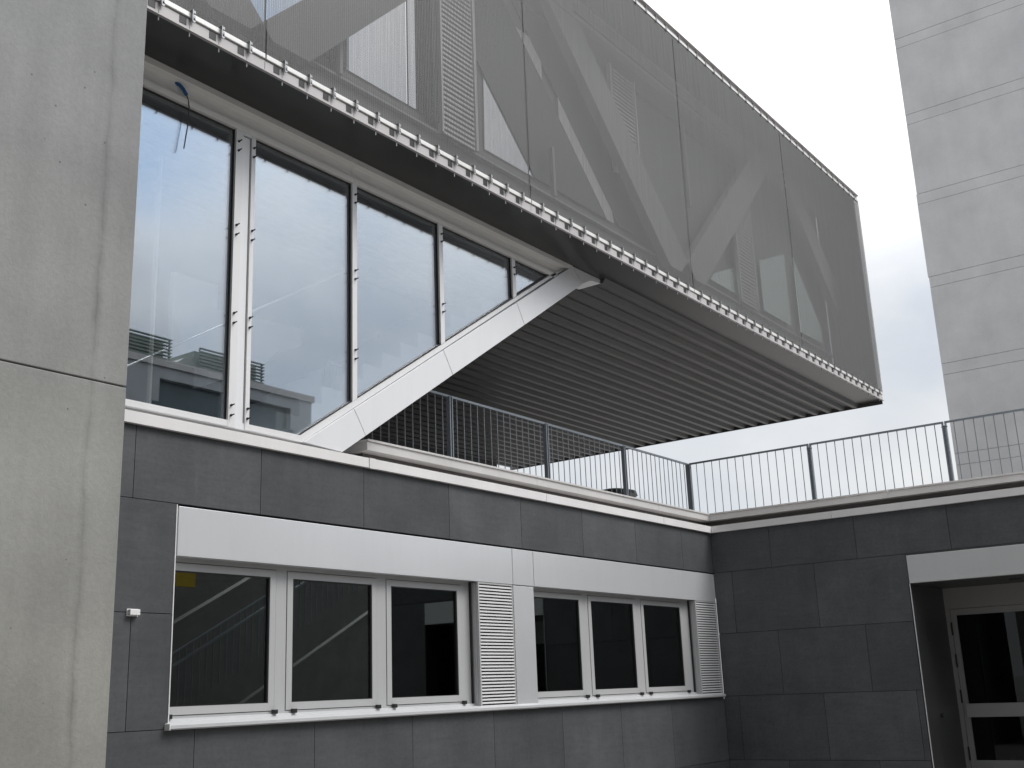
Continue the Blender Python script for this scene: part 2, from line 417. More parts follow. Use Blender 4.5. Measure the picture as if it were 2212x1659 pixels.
# cladding on the side wing (plane x = 0)
DY0, DY1 = -2.845, -5.4
b = MB()
def clad_B(ys, z0, z1):
    for y0, y1 in zip(ys, ys[1:]): b.box(0.0, 0.04, y1+GAP, y0-GAP, z0+GAP, z1-GAP)
P_ = 1.26
def run(first, y_end):
    r = [0.0]; y = first
    while y > y_end + 0.05: r.append(y); y -= P_
    return r + [y_end]
clad_B(run(-0.926, -6.4), J[4], J[5])
clad_B(run(-0.29, DY0), J[3], J[4]); clad_B(run(-0.921, DY0), J[2], J[3])
clad_B(run(-0.235, DY0), J[1], J[2]); clad_B(run(-0.9, DY0), J[0], J[1])
for z0, z1 in zip(J[:4], J[1:5]): clad_B([DY1, -6.4], z0, z1)
b.build('stone_wall', 'slate', LB)
# thin course strip above the door panel
MB().box(0.0, 0.04, DY1+GAP, DY0-GAP, 3.245, J[4]-GAP).build('stone_strip', 'slate', LB)
# masonry behind the cladding (with the window band and the door left open)
b = MB()
b.box(-14, 0.3, 0.045, 0.35, 3.262, 3.83)
b.box(-14, OX0-0.02, 0.045, 0.35, 0, 3.262)
b.box(OX0-0.02, 0.3, 0.045, 0.35, 0, 1.46)
b.box(0.045, 0.35, -6.4, 0.0, 3.262, 3.83); b.box(0.045, 0.35, DY0+0.02, 0.0, 0, 3.262); b.box(0.045, 0.35, -6.4, DY1-0.02, 0, 3.262)
b.box(0.045, 12, -6.45, -6.405, 0, 3.83)
b.build('core_wall', 'dark', LB)
# roof deck
b = MB()
b.box(-14, 12, 0.36, 11, 3.84, 4.02); b.box(0.42, 12, -6.4, 0.355, 3.84, 4.02)
b.build('roof_deck', 'deck', LB)
# dim room behind the windows
b = MB()
b.box(-14, 0.3, 5.0, 5.1, 0, 3.8); b.box(-14, 0.3, 0.36, 5.0, 0.40, 0.5); b.box(-9.9, -9.8, 0.36, 5.0, 0.5, 3.8); b.box(0.31, 0.4, 0.36, 5.0, 0.5, 3.8)
b.box(-9.7, 0.2, 0.36, 5.0, 3.3, 3.4)
b.build('room_walls', 'room', LB)

# lower coping : fascia sheets with lapped joints
b = MB()
CZ0, CZ1 = 3.848, 3.945
for x0, x1 in zip([-14, -10.3, -7.395, -4.346, -1.482], [-10.3, -7.395, -4.346, -1.482, 0.30]):
    b.box(x0+0.004 if x0 > -14 else x0, x1-0.004 if x1 < -0.05 else x1, -0.04, 0.30, CZ0, CZ1)
b.box(-7.388, -7.305, -0.043, -0.0401, CZ0-0.004, CZ1+0.003)
for y0, y1 in zip([-0.044, -1.9, -4.9], [-1.9, -4.9, -6.45]):
    b.box(-0.04, 0.30, y1+0.003, y0-0.003 if y0 < -0.05 else y0, CZ0, CZ1)
b.build('lower_coping', 'cap', LB, bevel=0.004)
# parapet curb between the copings
b = MB(); b.box(-7.12, 0.80, 0.31, 0.62, CZ1-0.05, 4.088); b.box(0.50, 0.80, -6.4, 0.308, CZ1-0.05, 4.088)
b.build('parapet_curb', 'cap2', LB)
# upper coping
b = MB()
for x0, x1 in zip([-7.2, -4.229, -1.219], [-4.229, -1.219, 0.35]):
    b.box(x0+(0.002 if x0 > -7 else 0), x1-(0.002 if x1 < 0 else 0), 0.17, 0.64, 4.09, 4.178)
    b.box(x0+(0.002 if x0 > -7 else -0.0), x1-(0.002 if x1 < 0 else 0.015), 0.155, 0.64, 4.180, 4.203)
b.box(0.351, 0.82, 0.1705, 0.64, 4.09, 4.203)
for y0, y1 in zip([0.169, -2.6, -5.6], [-2.6, -5.6, -6.45]):
    b.box(0.35, 0.82, y1+0.002, y0, 4.09, 4.178); b.box(0.335, 0.82, y1+0.002, y0-0.0145, 4.180, 4.203)
b.build('upper_coping', 'coping', LB, bevel=0.003)

# ---- window band
WF = 0.10
SASH = [(-9.610, -8.44), (-8.312, -7.145), (-7.012, -5.842), (-4.645, -3.478), (-3.343, -2.178), (-2.040, -0.885)]
ZS0, ZS1, ZG0, ZG1 = 1.597, 2.800, 1.664, 2.735
for i, (x0, x1) in enumerate(SASH):
    b = MB(); fw = 0.070
    b.box(x0+0.004, x0+fw, WF, WF+0.06, ZS0+0.003, ZS1-0.003); b.box(x1-fw, x1-0.004, WF, WF+0.06, ZS0+0.003, ZS1-0.003)
    b.box(x0+fw, x1-fw, WF, WF+0.06, ZS0+0.003, ZG0); b.box(x0+fw, x1-fw, WF, WF+0.06, ZG1, ZS1-0.003)
    win = b.build('window', 'winframe', LB)
    MB().box(x0+fw, x1-fw, WF+0.024, WF+0.032, ZG0, ZG1).build('pane', 'wglass', win)
    b = MB()
    for a, c in ((x0+fw, x0+fw+0.012), (x1-fw-0.012, x1-fw)): b.box(a, c, WF+0.006, WF+0.023, ZG0, ZG1)
    b.box(x0+fw+0.013, x1-fw-0.013, WF+0.006, WF+0.023, ZG0, ZG0+0.006); b.box(x0+fw+0.013, x1-fw-0.013, WF+0.006, WF+0.023, ZG1-0.010, ZG1)
    b.build('gasket', 'gasket', win)
for posts, rails in ((((-8.44, -8.312), (-7.145, -7.012), (-5.842, -5.70)), ((-9.61, -8.437), (-8.315, -7.142), (-7.015, -5.839))),
                     (((-3.478, -3.343), (-2.178, -2.040), (-0.885, -0.70)), ((-4.645, -3.475), (-3.346, -2.175), (-2.043, -0.882)))):
    b = MB()   # fixed outer frame round the sashes
    for x0, x1 in posts: b.box(x0+0.003, x1-0.003, WF+0.006, WF+0.09, 1.535, 2.855)
    for x0, x1 in rails:
        b.box(x0, x1, WF+0.006, WF+0.09, 1.535, ZS0-0.003); b.box(x0, x1, WF+0.006, WF+0.09, ZS1+0.003, 2.855)
    b.build('window_surround', 'winframe', LB)
MB().box(-9.61, -0.003, WF+0.095, WF+0.10, 1.5, ZS0).box(-9.61, -0.003, WF+0.095, WF+0.10, ZS1, 2.9).build('frame_shadow_gap', 'gasket', LB)
# header panels
for x0, x1 in ((-9.590, -5.040), (-5.030, -4.632), (-4.622, -0.012)):
    MB().box(x0, x1, -0.004, 0.09, 2.838, 3.240).build('header_panel', 'alu', LB, bevel=0.003)
MB().box(-9.605, -0.003, 0.093, 0.098, 2.856, 3.255).build('header_backing', 'gasket', LB)
MB().box(-5.034, -4.642, -0.003, 0.09, 1.488, 2.828).build('pier_panel', 'alu', LB, bevel=0.003)
MB().box(OX0-0.001, OX0+0.008, -0.004, 0.095, 1.500, 3.252).build('reveal_trim', 'frame', LB)
MB().box(-0.030, -0.006, -0.002, 0.05, 1.505, 2.836).build('reveal_trim', 'winframe', LB)
# sill
b = MB()
for x0, x1 in ((-9.632, -5.08), (-5.076, -4.60), (-4.596, -0.055)):
    b.prism([(-0.062, 1.502), (-0.062, 1.526), (-0.01, 1.545), (0.07, 1.552), (0.075, 1.572), (0.104, 1.575), (0.104, 1.494), (0.0, 1.494), (-0.05, 1.492)], x0, x1, 'x')
b.build('window_sill', 'sill', LB)
MB().box(-9.643, -9.633, -0.066, 0.0, 1.490, 1.540).build('sill_end_cap', 'plast', LB, bevel=0.003)
k0 = None
for (x0, x1) in SASH:
    for x in (x0+0.075 if x0 not in (-9.610,) else x0+0.06, x1-0.02):
        if x0 == -4.645 and x < -4.5: continue
        if k0 is None:
            k0 = MB().box(-0.022, 0.022, -0.02, 0.02, -0.018, 0.018).build('stop_block', 'blackp', LB, at=(x, 0.072, 1.590), bevel=0.004)
        else: dup(k0, LB, (x, 0.072, 1.590))
# folded louvre shutters
def shutter(x0, x1, ztop):
    zb = 1.500
    b = MB()
    b.box(x0, x0+0.022, -0.012, 0.018, zb, ztop); b.box(x1-0.016, x1, -0.012, 0.018, zb, ztop)
    b.box(x0+0.022, x1-0.016, -0.012, 0.018, ztop-0.016, ztop); b.box(x0+0.022, x1-0.016, -0.012, 0.018, zb, zb+0.030)
    fr = b.build('folding_shutter', 'winframe', LB)
    b = MB(); n = 38; p = (ztop-0.016-zb-0.03)/n
    for i in range(n):
        z = zb+0.03+p*i
        b.box(x0+0.022, x1-0.016, -0.010, -0.005, z+p*0.04, z+p*0.57)
    b.build('slats', 'frame', fr)
    MB().box(x0+0.0225, x1-0.0165, 0.0135, 0.017, zb+0.031, ztop-0.017).build('back_sheet', 'blackp', fr)
    b = MB()
    for k, (y0, y1) in enumerate(((0.022, 0.046), (0.050, 0.070), (0.074, 0.092))):
        b.box(x0+0.004*k, x1-0.02, y0, y1, zb+0.002, ztop-0.003)
    b.build('folded_leaf', 'winframe', fr)
    MB().box(x0-0.012, x0-0.003, 0.080, 0.100, zb, ztop).build('guide_slot', 'gasket', fr)
shutter(-5.690, -5.062, 2.832)
shutter(-0.690, -0.040, 2.834)

# ---- entrance recess in the side wing
DX = 1.47
MB().box(-0.006, 0.08, -5.40, DY0-0.004, 2.868, 3.236).build('entrance_panel', 'entr', LB, bevel=0.003)
b = MB()
b.box(0.0, 0.50, DY0, DY0+0.015, 0.3, 2.866); b.box(0.505, DX+0.1, DY0, DY0+0.015, 0.3, 2.866)
b.build('reveal_panel', 'corr', LB)
MB().box(-0.005, 0.012, DY0-0.008, DY0, 0.3, 2.866).build('reveal_trim', 'frame', LB)
b = MB(); b.box(0.085, DX+0.1, DY1, DY0-0.001, 2.866, 2.95)
b.build('entrance_ceiling', 'corr', LB)
lg = MB().tube([(0.74, -4.0, 2.868), (0.74, -4.0, 2.856)], 0.075, 20).build('downlight', 'blackp', LB)
MB().tube([(0.74, -4.0, 2.857), (0.74, -4.0, 2.853)], 0.055, 20).build('lens', 'soffit', lg)
MB().tube([(0.62, DY0, 1.157), (0.62, DY0-0.03, 1.157)], 0.028, 12).build('key_switch', 'blackp', LB)
b = MB(); b.box(DX, DX+0.08, DY1, DY0, 2.575, 2.866); b.box(DX, DX+0.08, -2.905, DY0, 0.4, 2.574)
b.build('door_surround', 'doorp', LB)
b = MB()   # door leaf
b.box(DX+0.01, DX+0.06, -2.985, -2.910, 0.43, 2.570); b.box(DX+0.01, DX+0.06, -5.3, -2.985, 2.482, 2.570)
b.box(DX+0.01, DX+0.06, -5.3, -5.2, 0.43, 2.482); b.box(DX+0.01, DX+0.06, -5.2, -2.985, 0.43, 0.53)
door = b.build('door', 'doorp', LB)
MB().box(DX-0.02, DX+0.065, -5.2, -2.955, 1.098, 1.278).build('mid_rail', 'doorm', door)
MB().box(DX+0.035, DX+0.045, -5.2, -2.985, 1.28, 2.482).build('pane', 'dglass', door)
MB().box(DX+0.035, DX+0.045, -5.2, -2.985, 0.53, 1.096).build('pane', 'dglass', door)
h0 = None
for z in (2.30, 1.86, 1.38, 0.62):
    if h0 is None: h0 = MB().tube([(0, 0, -0.09), (0, 0, 0.09)], 0.012, 8).build('hinge', 'bolt', LB, at=(DX-0.005, -2.907, z))
    else: dup(h0, LB, (DX-0.005, -2.907, z))
MB().box(4.0, 4.1, -6.3, -0.1, 0.3, 3.7).box(DX+0.1, 4.0, -2.6, -2.5, 0.3, 3.7).box(0.2, 4.0, -6.3, DY0, 0.30, 0.395).build('hall_walls', 'clad', LB)
MB().box(2.6, 2.9, -3.9, -3.4, 0.4, 2.0).build('hall_locker', 'dkgrey', LB)

# ---------------------------------------------------------------- glazed stair front
GF = thing('glass_stair_front', 'tall sky reflecting glass front cut off by a white sloping beam', 'glass facade', (-7, 0.1, 3.95))
XB = lambda z: -8.27 + (z-4.04)/0.6545          # glass edge along the beam
YG, GZ0, GZ1 = 0.042, 4.043, 6.842
def panefig(x0, x1):
    zb0 = max(GZ0, 4.04+(x0+8.27)*0.6545); zb1 = max(GZ0, 4.04+(x1+8.27)*0.6545)
    pts = [(x0, GZ1), (x0, zb0)]
    if zb0 == GZ0 and zb1 > GZ0: pts.append((-8.266, GZ0))
    if zb1 >= GZ1-0.01: pts.append((XB(GZ1), GZ1))
    else: pts += [(x1, zb1), (x1, GZ1)]
    return pts
PANES = [(-13.6, -9.115), (-8.880, -7.585), (-7.518, -6.200), (-6.130, -4.802), (-4.734, -3.9)]
for i, (x0, x1) in enumerate(PANES):
    MB().prism(panefig(x0, x1), YG, YG+0.012).build('glass_pane', 'glass', GF)
b = MB()
for x1 in (-9.115, -7.585, -6.200, -4.802):     # gaskets at the right reveal of each pane
    zb = max(GZ0, 4.04+(x1+8.27)*0.6545)
    b.box(x1-0.005, x1, 0.024, YG-0.002, zb, GZ1)
    b.box(x1-0.011, x1, YG-0.004, YG-0.001, zb-0.0, GZ1)
b.box(-13.6, -4.0, YG-0.006, YG-0.001, GZ1-0.018, GZ1+0.01)
b.build('gasket', 'gasket', GF)
b = MB()
b.box(-13.6, -9.117, 0.0, 0.10, 3.988, GZ0); b.prism([(-8.882, GZ0), (-8.882, 3.988), (-8.252, 3.977), (-8.27, GZ0)], 0.0, 0.10)
b.build('bottom_rail', 'frame', GF, bevel=0.002)
MB().box(-13.6, -8.2, 0.05, 0.12, 3.946, 3.987).build('base_flashing', 'winframe', GF)
for x0, x1, zz in ((-7.585, -7.518, 4.490), (-6.200, -6.130, 5.396), (-4.802, -4.734, 6.311)):
    MB().prism([(x0, zz), (x1, zz+0.044), (x1, 6.844), (x0, 6.844)], 0.0, 0.10).build('mullion', 'frame', GF, bevel=0.002)
MB().box(-9.115, -9.030, 0.0, 0.10, 3.985, 6.844).build('mullion', 'frame', GF, bevel=0.002)
MB().box(-8.928, -8.880, 0.0, 0.10, 3.985, 6.844).build('mullion', 'frame', GF, bevel=0.002)
b = MB(); b.box(-9.029, -8.945, 0.012, 0.10, 4.045, 6.80); b.box(-9.029, -8.930, 0.006, 0.10, 3.985, 4.043); b.box(-9.029, -8.930, 0.004, 0.10, 6.815, 6.844)
b.build('post_cover', 'white', GF)
MB().box(-8.945, -8.9285, 0.03, 0.10, 4.045, 6.814).build('slot', 'gasket', GF)
# pressed header : frame strip, fascia, projecting lip
b = MB()
for x0, x1 in ((-13.6, -7.552), (-7.546, -3.45)):
    b.prism([(0.0, 6.845), (0.0, 6.905), (0.05, 6.925), (0.05, 7.045), (-0.022, 7.060), (-0.022, 7.119), (0.13, 7.119), (0.13, 6.845)], x0, x1, 'x')
b.build('header', 'headp', GF)
# diagonal beam, five lapped covers
TL = [(-8.252, 3.977), (-7.590, 4.410), (-6.193, 5.325), (-4.771, 6.252), (-3.47, 7.105)]
BL = [(-7.748, 3.956), (-7.428, 4.166), (-6.040, 5.077), (-4.626, 6.003), (-3.232, 6.922)]
b = MB()
def lerp(p, q, t): return (p[0]+(q[0]-p[0])*t, p[1]+(q[1]-p[1])*t)
for i in range(4):
    g0 = 0.003
    b.prism([lerp(TL[i], TL[i+1], g0 if i else 0), lerp(BL[i], BL[i+1], g0*1.1 if i else 0), lerp(BL[i], BL[i+1], 1-g0), lerp(TL[i], TL[i+1], 1-g0)], -0.025, 0.33)
b.prism([(-3.455, 7.112), (-3.224, 6.927), (-3.02, 7.03), (-2.76, 7.06), (-2.76, 7.118)], -0.022, 0.33)
b.build('sloping_beam', 'white', GF, bevel=0.002)
b = MB()   # pane frame strip along the beam
b.prism([(-8.27, GZ0-0.002), (-8.252, 3.979), (-3.60, 7.045), (-3.97, 6.846)], 0.0, 0.10)
b.build('sloping_frame', 'frame', GF)
b = MB(); b.prism([(-8.28, 4.052), (-8.266, 4.044), (-3.985, 6.846), (-4.0, 6.852)], YG-0.03, YG-0.002)
b.build('sloping_gasket', 'gasket', GF)
b0 = None
for x, lim in ((-9.088, 0), (-8.905, 0), (-7.548, 4.9), (-6.160, 5.6), (-4.765, 6.6)):
    for z in (6.72, 6.627, 5.878, 5.785, 5.03, 4.937, 4.18, 4.09):
        if z < lim: continue
        loc = (x, 0.0, z)
        if b0 is None:
            mbb = MB(); mbb.tube([(0, 0.001, 0), (0, -0.012, 0)], 0.011, 10); mbb.tube([(0, -0.012, 0), (0, -0.045, 0.003)], 0.006, 8)
            b0 = mbb.build('bolt', 'bolt', GF, at=loc)
        else: dup(b0, GF, Vector(loc)-Vector(GF.location))
# indoor stair seen faintly through the glass
ST = thing('indoor_staircase', 'white stepped staircase faintly visible behind the glass front', 'staircase', (-6.5, 1.4, 4.0))
b = MB()
pts = []; nst = 14; x, z = -8.64, 3.85
for i in range(nst):
    pts += [(x, z), (x, z+0.19)]; x += 0.305; z += 0.19
pts += [(x, z), (x, z-0.30), (-8.2, 3.85)]
b.prism(pts, 0.60, 1.8); b.build('flight', 'roomw', ST)
MB().prism([(-7.8, 5.0), (-7.46, 5.16), (-6.95, 5.44), (-6.81, 5.60), (-6.45, 5.74), (-6.46, 5.97), (-7.46, 5.90), (-7.8, 5.88)], 1.95, 2.2).build('balustrade', 'roomw', ST)
MB().tube([(-9.9, 0.6, 4.42), (-7.09, 0.6, 6.16)], 0.012, 8).build('handrail', 'clip', ST)
MB().prism([(-14, 4.02), (-7.02, 4.02), (-2.30, 7.1), (-14, 7.1)], 2.4, 2.5).build('back_wall', 'room', ST)
MB().box(-14, -7.6, 0.4, 2.4, 3.99, 4.03).build('floor', 'room', ST)
MB().box(-8.64, -8.07, 1.5, 1.55, 5.0, 5.95).build('notice_board', 'roomw', ST)
MB().box(-9.51, -9.49, 0.58, 0.62, 4.03, 6.6).build('glass_fin', 'rail', ST)

# ---------------------------------------------------------------- upper box with metal cloth
UB = thing('mesh_clad_box', 'grey mesh clad upper storey cantilevered over the terrace, with truss braces behind the mesh', 'building', (-2, 3, 7.05))
YB, X1 = -0.60, 7.15
SEAM = [-13.425, -9.31, -5.205, -1.085, 3.02, X1]
MT0, MT1 = 7.295, 11.53
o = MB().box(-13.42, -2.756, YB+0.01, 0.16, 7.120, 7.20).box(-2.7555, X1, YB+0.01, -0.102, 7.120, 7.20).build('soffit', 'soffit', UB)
b = MB()
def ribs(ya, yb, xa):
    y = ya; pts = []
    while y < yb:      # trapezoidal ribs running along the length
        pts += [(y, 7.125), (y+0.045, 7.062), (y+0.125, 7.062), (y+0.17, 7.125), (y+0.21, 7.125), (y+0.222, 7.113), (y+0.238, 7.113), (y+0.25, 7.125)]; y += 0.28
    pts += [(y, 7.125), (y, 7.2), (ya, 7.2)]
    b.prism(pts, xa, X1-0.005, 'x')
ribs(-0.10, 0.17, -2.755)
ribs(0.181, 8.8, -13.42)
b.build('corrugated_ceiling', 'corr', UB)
MB().box(X1-0.004, X1+0.015, YB+0.02, 8.9, 7.052, 7.32).build('end_fascia', 'corr', UB)
# structure behind the screen
b = MB()
b.box(-13.4, X1-0.15, 0.30, 0.40, 7.21, 8.20); b.box(-13.4, X1-0.15, 0.30, 0.40, 11.06, 11.60)
b.box(-13.4, X1-0.15, 0.380, 0.46, 8.20, 11.06)
b.box(X1-0.25, X1-0.15, 0.30, 8.8, 7.21, 11.6)
b.build('inner_wall', 'clad', UB)
MB().box(-13.4, X1-0.05, YB+0.06, 8.85, 11.55, 11.62).build('roof', 'soffit', UB)
MB().box(-13.4, X1-0.1, YB+0.1, 0.299, 7.205, 7.26).build('maintenance_walkway', 'soffit', UB)
MB().box(-13.4, 6.2, 8.6, 8.8, 4.02, 7.05).build('rear_wall', 'dkgrey', UB)
MB().box(7.06, 7.12, YB+0.06, 0.298, 7.27, 11.548).build('end_cheek', 'clad', UB)
b = MB(); b.box(-13.4, X1-0.15, 0.24, 0.42, 8.185, 8.215)
b.build('ledge', 'brace', UB)
# windows behind the screen (outlines in metres, x and z, with the depth of front and back face)
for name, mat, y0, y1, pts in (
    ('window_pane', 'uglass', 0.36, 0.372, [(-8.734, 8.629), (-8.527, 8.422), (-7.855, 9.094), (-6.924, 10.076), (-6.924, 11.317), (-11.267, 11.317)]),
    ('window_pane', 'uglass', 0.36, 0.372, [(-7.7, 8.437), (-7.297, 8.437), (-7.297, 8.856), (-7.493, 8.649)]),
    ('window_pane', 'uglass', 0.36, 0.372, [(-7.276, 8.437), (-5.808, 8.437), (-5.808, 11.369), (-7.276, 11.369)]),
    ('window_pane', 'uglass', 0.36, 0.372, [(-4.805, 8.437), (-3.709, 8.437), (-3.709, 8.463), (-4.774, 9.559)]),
    ('white_sliver', 'rail', 0.34, 0.372, [(-4.016, 10.612), (-3.697, 10.612), (-3.418, 10.333), (-3.418, 10.045)]),  # flat white strips in place of mirror glass, also the next
    ('white_sliver', 'rail', 0.34, 0.372, [(-3.026, 9.942), (-1.685, 8.601), (-1.665, 8.425), (-1.84, 8.425), (-3.026, 9.611)]),
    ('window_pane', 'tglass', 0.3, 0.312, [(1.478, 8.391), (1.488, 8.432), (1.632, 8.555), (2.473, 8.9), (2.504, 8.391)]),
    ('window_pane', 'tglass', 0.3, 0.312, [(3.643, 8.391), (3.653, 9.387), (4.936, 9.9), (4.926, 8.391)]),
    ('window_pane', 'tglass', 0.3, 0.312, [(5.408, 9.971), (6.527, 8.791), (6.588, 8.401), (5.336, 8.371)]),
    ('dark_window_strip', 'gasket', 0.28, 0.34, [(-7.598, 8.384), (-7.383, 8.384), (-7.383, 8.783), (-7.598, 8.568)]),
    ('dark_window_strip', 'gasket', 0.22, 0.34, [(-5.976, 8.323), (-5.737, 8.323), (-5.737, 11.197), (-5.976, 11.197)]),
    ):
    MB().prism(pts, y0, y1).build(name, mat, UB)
# louvre columns beside the windows
for x0, x1, zb, zt in ((-5.862, -5.195, 8.19, 11.06), (-1.74, -1.005, 9.2, 11.04), (2.42, 3.118, 8.22, 10.4)):
    b = MB(); z = zb
    while z < zt-0.02:
        b.prism([(0.185, z), (0.19, z+0.035), (0.215, z+0.055), (0.215, z+0.01)], x0+0.03, x1-0.03, 'x'); z += 0.068
    lv = b.build('louvre_column', 'rail', UB)
    MB().box(x0, x1, 0.222, 0.24, zb, zt).build('backing', 'dkgrey', lv)
    MB().box(x0-0.015, x0+0.02, 0.17, 0.24, zb, zt).box(x1-0.02, x1+0.02, 0.17, 0.24, zb, zt).build('edge_profile', 'rail', lv)
for x, z0, z1 in ((-7.55, 8.21, 8.65), (-3.43, 8.21, 8.95), (0.73, 9.46, 11.05)):
    MB().box(x-0.025, x+0.025, 0.20, 0.27, z0, z1).build('window_mullion', 'brace', UB)
# truss braces, about 45 degrees, in front of the windows, with dark painted reflections
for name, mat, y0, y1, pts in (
    ('brace_and_reflection', 'clad', 0.05, 0.2, [(-8.942, 8.008), (-8.157, 8.008), (-4.73, 11.436), (-5.514, 11.436)]),
    ('brace_and_reflection', 'clad', 0.05, 0.2, [(-9.439, 8.008), (-8.654, 8.008), (-12.081, 11.436), (-12.866, 11.436)]),
    ('brace_and_reflection', 'dkgrey', 0.345, 0.359, [(-3.7, 8.43), (-1.821, 8.43), (-4.742, 11.35), (-6.62, 11.35)]),  # this and the next: reflections in the glazing painted as dark sheets
    ('brace_and_reflection', 'dkgrey', 0.345, 0.359, [(-1.491, 8.43), (-0.077, 8.43), (-2.998, 11.35), (-4.412, 11.35)]),
    ('brace_and_reflection', 'brace', 0.05, 0.2, [(-0.478, 8.008), (0.367, 8.008), (-3.061, 11.436), (-3.905, 11.436)]),
    ('brace_and_reflection', 'brace', 0.05, 0.2, [(-0.12, 8.008), (0.695, 8.008), (4.122, 11.436), (3.307, 11.436)]),
    ('brace_and_reflection', 'brace', 0.05, 0.2, [(8.096, 8.008), (8.891, 8.008), (5.463, 11.436), (4.669, 11.436)]),
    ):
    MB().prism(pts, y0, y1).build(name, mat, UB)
MB().box(-13.4, X1-0.15, 0.03, 0.20, 11.50, 11.549).build('top_chord', 'rail', UB)
MB().box(-13.4, X1-0.15, 0.03, 0.14, 11.18, 11.26).build('top_chord', 'brace', UB)
# screen : one cloth per bay, plus the end
for a, c in zip(SEAM, SEAM[1:]):
    MB().quad((a+0.010, YB, MT0), (c-0.010, YB, MT0), (c-0.010, YB, MT1), (a+0.010, YB, MT1)).build('mesh_panel', 'mesh', UB)
for a, c in zip([YB, 2.56, 5.72], [2.56, 5.72, 8.88]):
    MB().quad((X1, a+0.01, MT0), (X1, c-0.01, MT0), (X1, c-0.01, MT1), (X1, a+0.01, MT1)).build('mesh_panel', 'mesh', UB)
b = MB(); b.tube([(X1+0.006, YB-0.006, MT0-0.04), (X1+0.006, YB-0.006, MT1)], 0.010, 8)
b.build('corner_cable', 'rail', UB)
for a in SEAM[1:-1]:
    b = MB(); b.box(a-0.006, a+0.006, YB+0.006, YB+0.02, MT0, MT1)
    b.build('seam_strip', 'gasket', UB)
# bottom rail, channel and clamps
b = MB()
for a, c in zip(SEAM, SEAM[1:]): b.box(a+0.008, c-0.008, YB-0.012, YB+0.020, 7.243, 7.291)
b.build('bottom_rail', 'rail', UB, bevel=0.004)
b = MB()
for a, c in zip(SEAM, SEAM[1:]):
    b.box(a+0.003, c-0.003, YB+0.004, YB+0.012, 7.122, 7.232); b.box(a+0.003, c-0.003, YB-0.020, YB+0.012, 7.114, 7.1215)
b.build('edge_channel', 'rail2', UB)
c0 = None; e0 = None; t0 = None
rl = Vector(UB.location)
for a in SEAM[:-1]:
    for i in range(13):
        x = a + 0.207 + 0.3085*i
        loc = Vector((x, YB-0.016, 7.235))
        if c0 is None:
            b = MB(); b.box(-0.004, 0.004, -0.022, 0.036, -0.025, 0.080)
            b.box(0.004, 0.036, -0.010, 0.001, 0.058, 0.082); b.box(0.004, 0.036, -0.010, 0.001, -0.010, 0.034)
            b.tube([(0.020, -0.010, -0.012), (0.020, 0.001, -0.012)], 0.018, 12); b.tube([(0.020, -0.018, 0.012), (0.020, -0.010, 0.012)], 0.009, 8)
            b.tube([(0.0, 0.02, -0.02), (0.0, 0.02, -0.115)], 0.004, 6); b.tube([(0.0, 0.02, -0.118), (0.0, 0.02, -0.165)], 0.007, 6)
            c0 = b.build('clamp', 'clip', UB, at=loc)
            e0 = MB().box(-0.105, -0.035, 0.0165, 0.0195, -0.075, -0.005).build('slot_plate', 'gasket', UB, at=loc)
            b = MB(); b.box(-0.004, 0.004, -0.006, 0.05, -0.07, 0.05); b.box(0.0, 0.03, -0.004, 0.004, -0.07, -0.03)
            t0 = b.build('top_clip', 'clip', UB, at=(x, YB-0.016, 11.58))
        else:
            dup(c0, UB, loc-rl); dup(e0, UB, loc-rl); dup(t0, UB, Vector((x, YB-0.016, 11.58))-rl)
b = MB(); b.box(-13.42, X1+0.02, YB-0.01, YB+0.03, 11.53, 11.575)
b.build('top_rail', 'rail', UB)
b = MB(); b.box(-13.42, X1+0.02, YB+0.012, YB+0.022, 11.58, 11.66); b.box(-13.42, X1+0.03, YB-0.03, YB+0.06, 11.662, 11.672)
b.build('roof_edge', 'rail2', UB)

# ---------------------------------------------------------------- railings
def railing(name, label, p0, dirv, posts, n_per):
    """posts : distances along dirv ; thin balusters between"""
    T = thing(name, label, 'railing', p0)
    D = Vector(dirv); N = Vector((-D.y, D.x, 0))
    ZB, ZT = 4.30-p0[2], 5.16-p0[2]
    def obox(b, s0, s1, hw, z0, z1):
        q = [D*s0 - N*hw, D*s1 - N*hw, D*s1 + N*hw, D*s0 + N*hw]
        b.prism([(v.x, v.y) for v in q], z0, z1, 'z')
    rel = lambda s, z: D*s + Vector((0, 0, z))
    bp = None; bb = None
    def local(b, name, mat, loc):
        bmesh.ops.recalc_face_normals(b.bm, faces=b.bm.faces[:])
        me = bpy.data.meshes.new(name); b.bm.to_mesh(me); b.bm.free(); me.materials.append(M[mat])
        o = bpy.data.objects.new(name, me); COL.objects.link(o); o.parent = T; o.location = loc; return o
    for s in posts:
        if bp is None:
            b = MB(); obox(b, -0.030, -0.012, 0.028, 4.02-p0[2], ZT-0.015); obox(b, 0.012, 0.030, 0.028, 4.02-p0[2], ZT-0.015)
            obox(b, -0.012, 0.012, 0.008, 4.02-p0[2], ZT-0.06); obox(b, -0.042, 0.042, 0.006, ZT-0.085, ZT-0.070)
            bp = local(b, 'post', 'galv', D*s)
        else: dup(bp, T, D*s)
    for s0, s1 in zip(posts, posts[1:]):
        b = MB(); obox(b, s0+0.008, s1-0.008, 0.012, ZT-0.028, ZT); local(b, 'top_rail', 'galv', Vector((0, 0, 0)))
        b = MB(); obox(b, s0+0.035, s1-0.035, 0.010, ZB-0.02, ZB); local(b, 'lower_rail', 'galv', Vector((0, 0, 0)))
        for i in range(n_per):
            s = s0 + (s1-s0)*(i+1)/(n_per+1)
            if bb is None:
                b = MB(); b.tube([(0, 0, ZB), (0, 0, ZT-0.028)], 0.0065, 6); bb = local(b, 'baluster', 'galv', D*s)
            else: dup(bb, T, D*s)
    return T
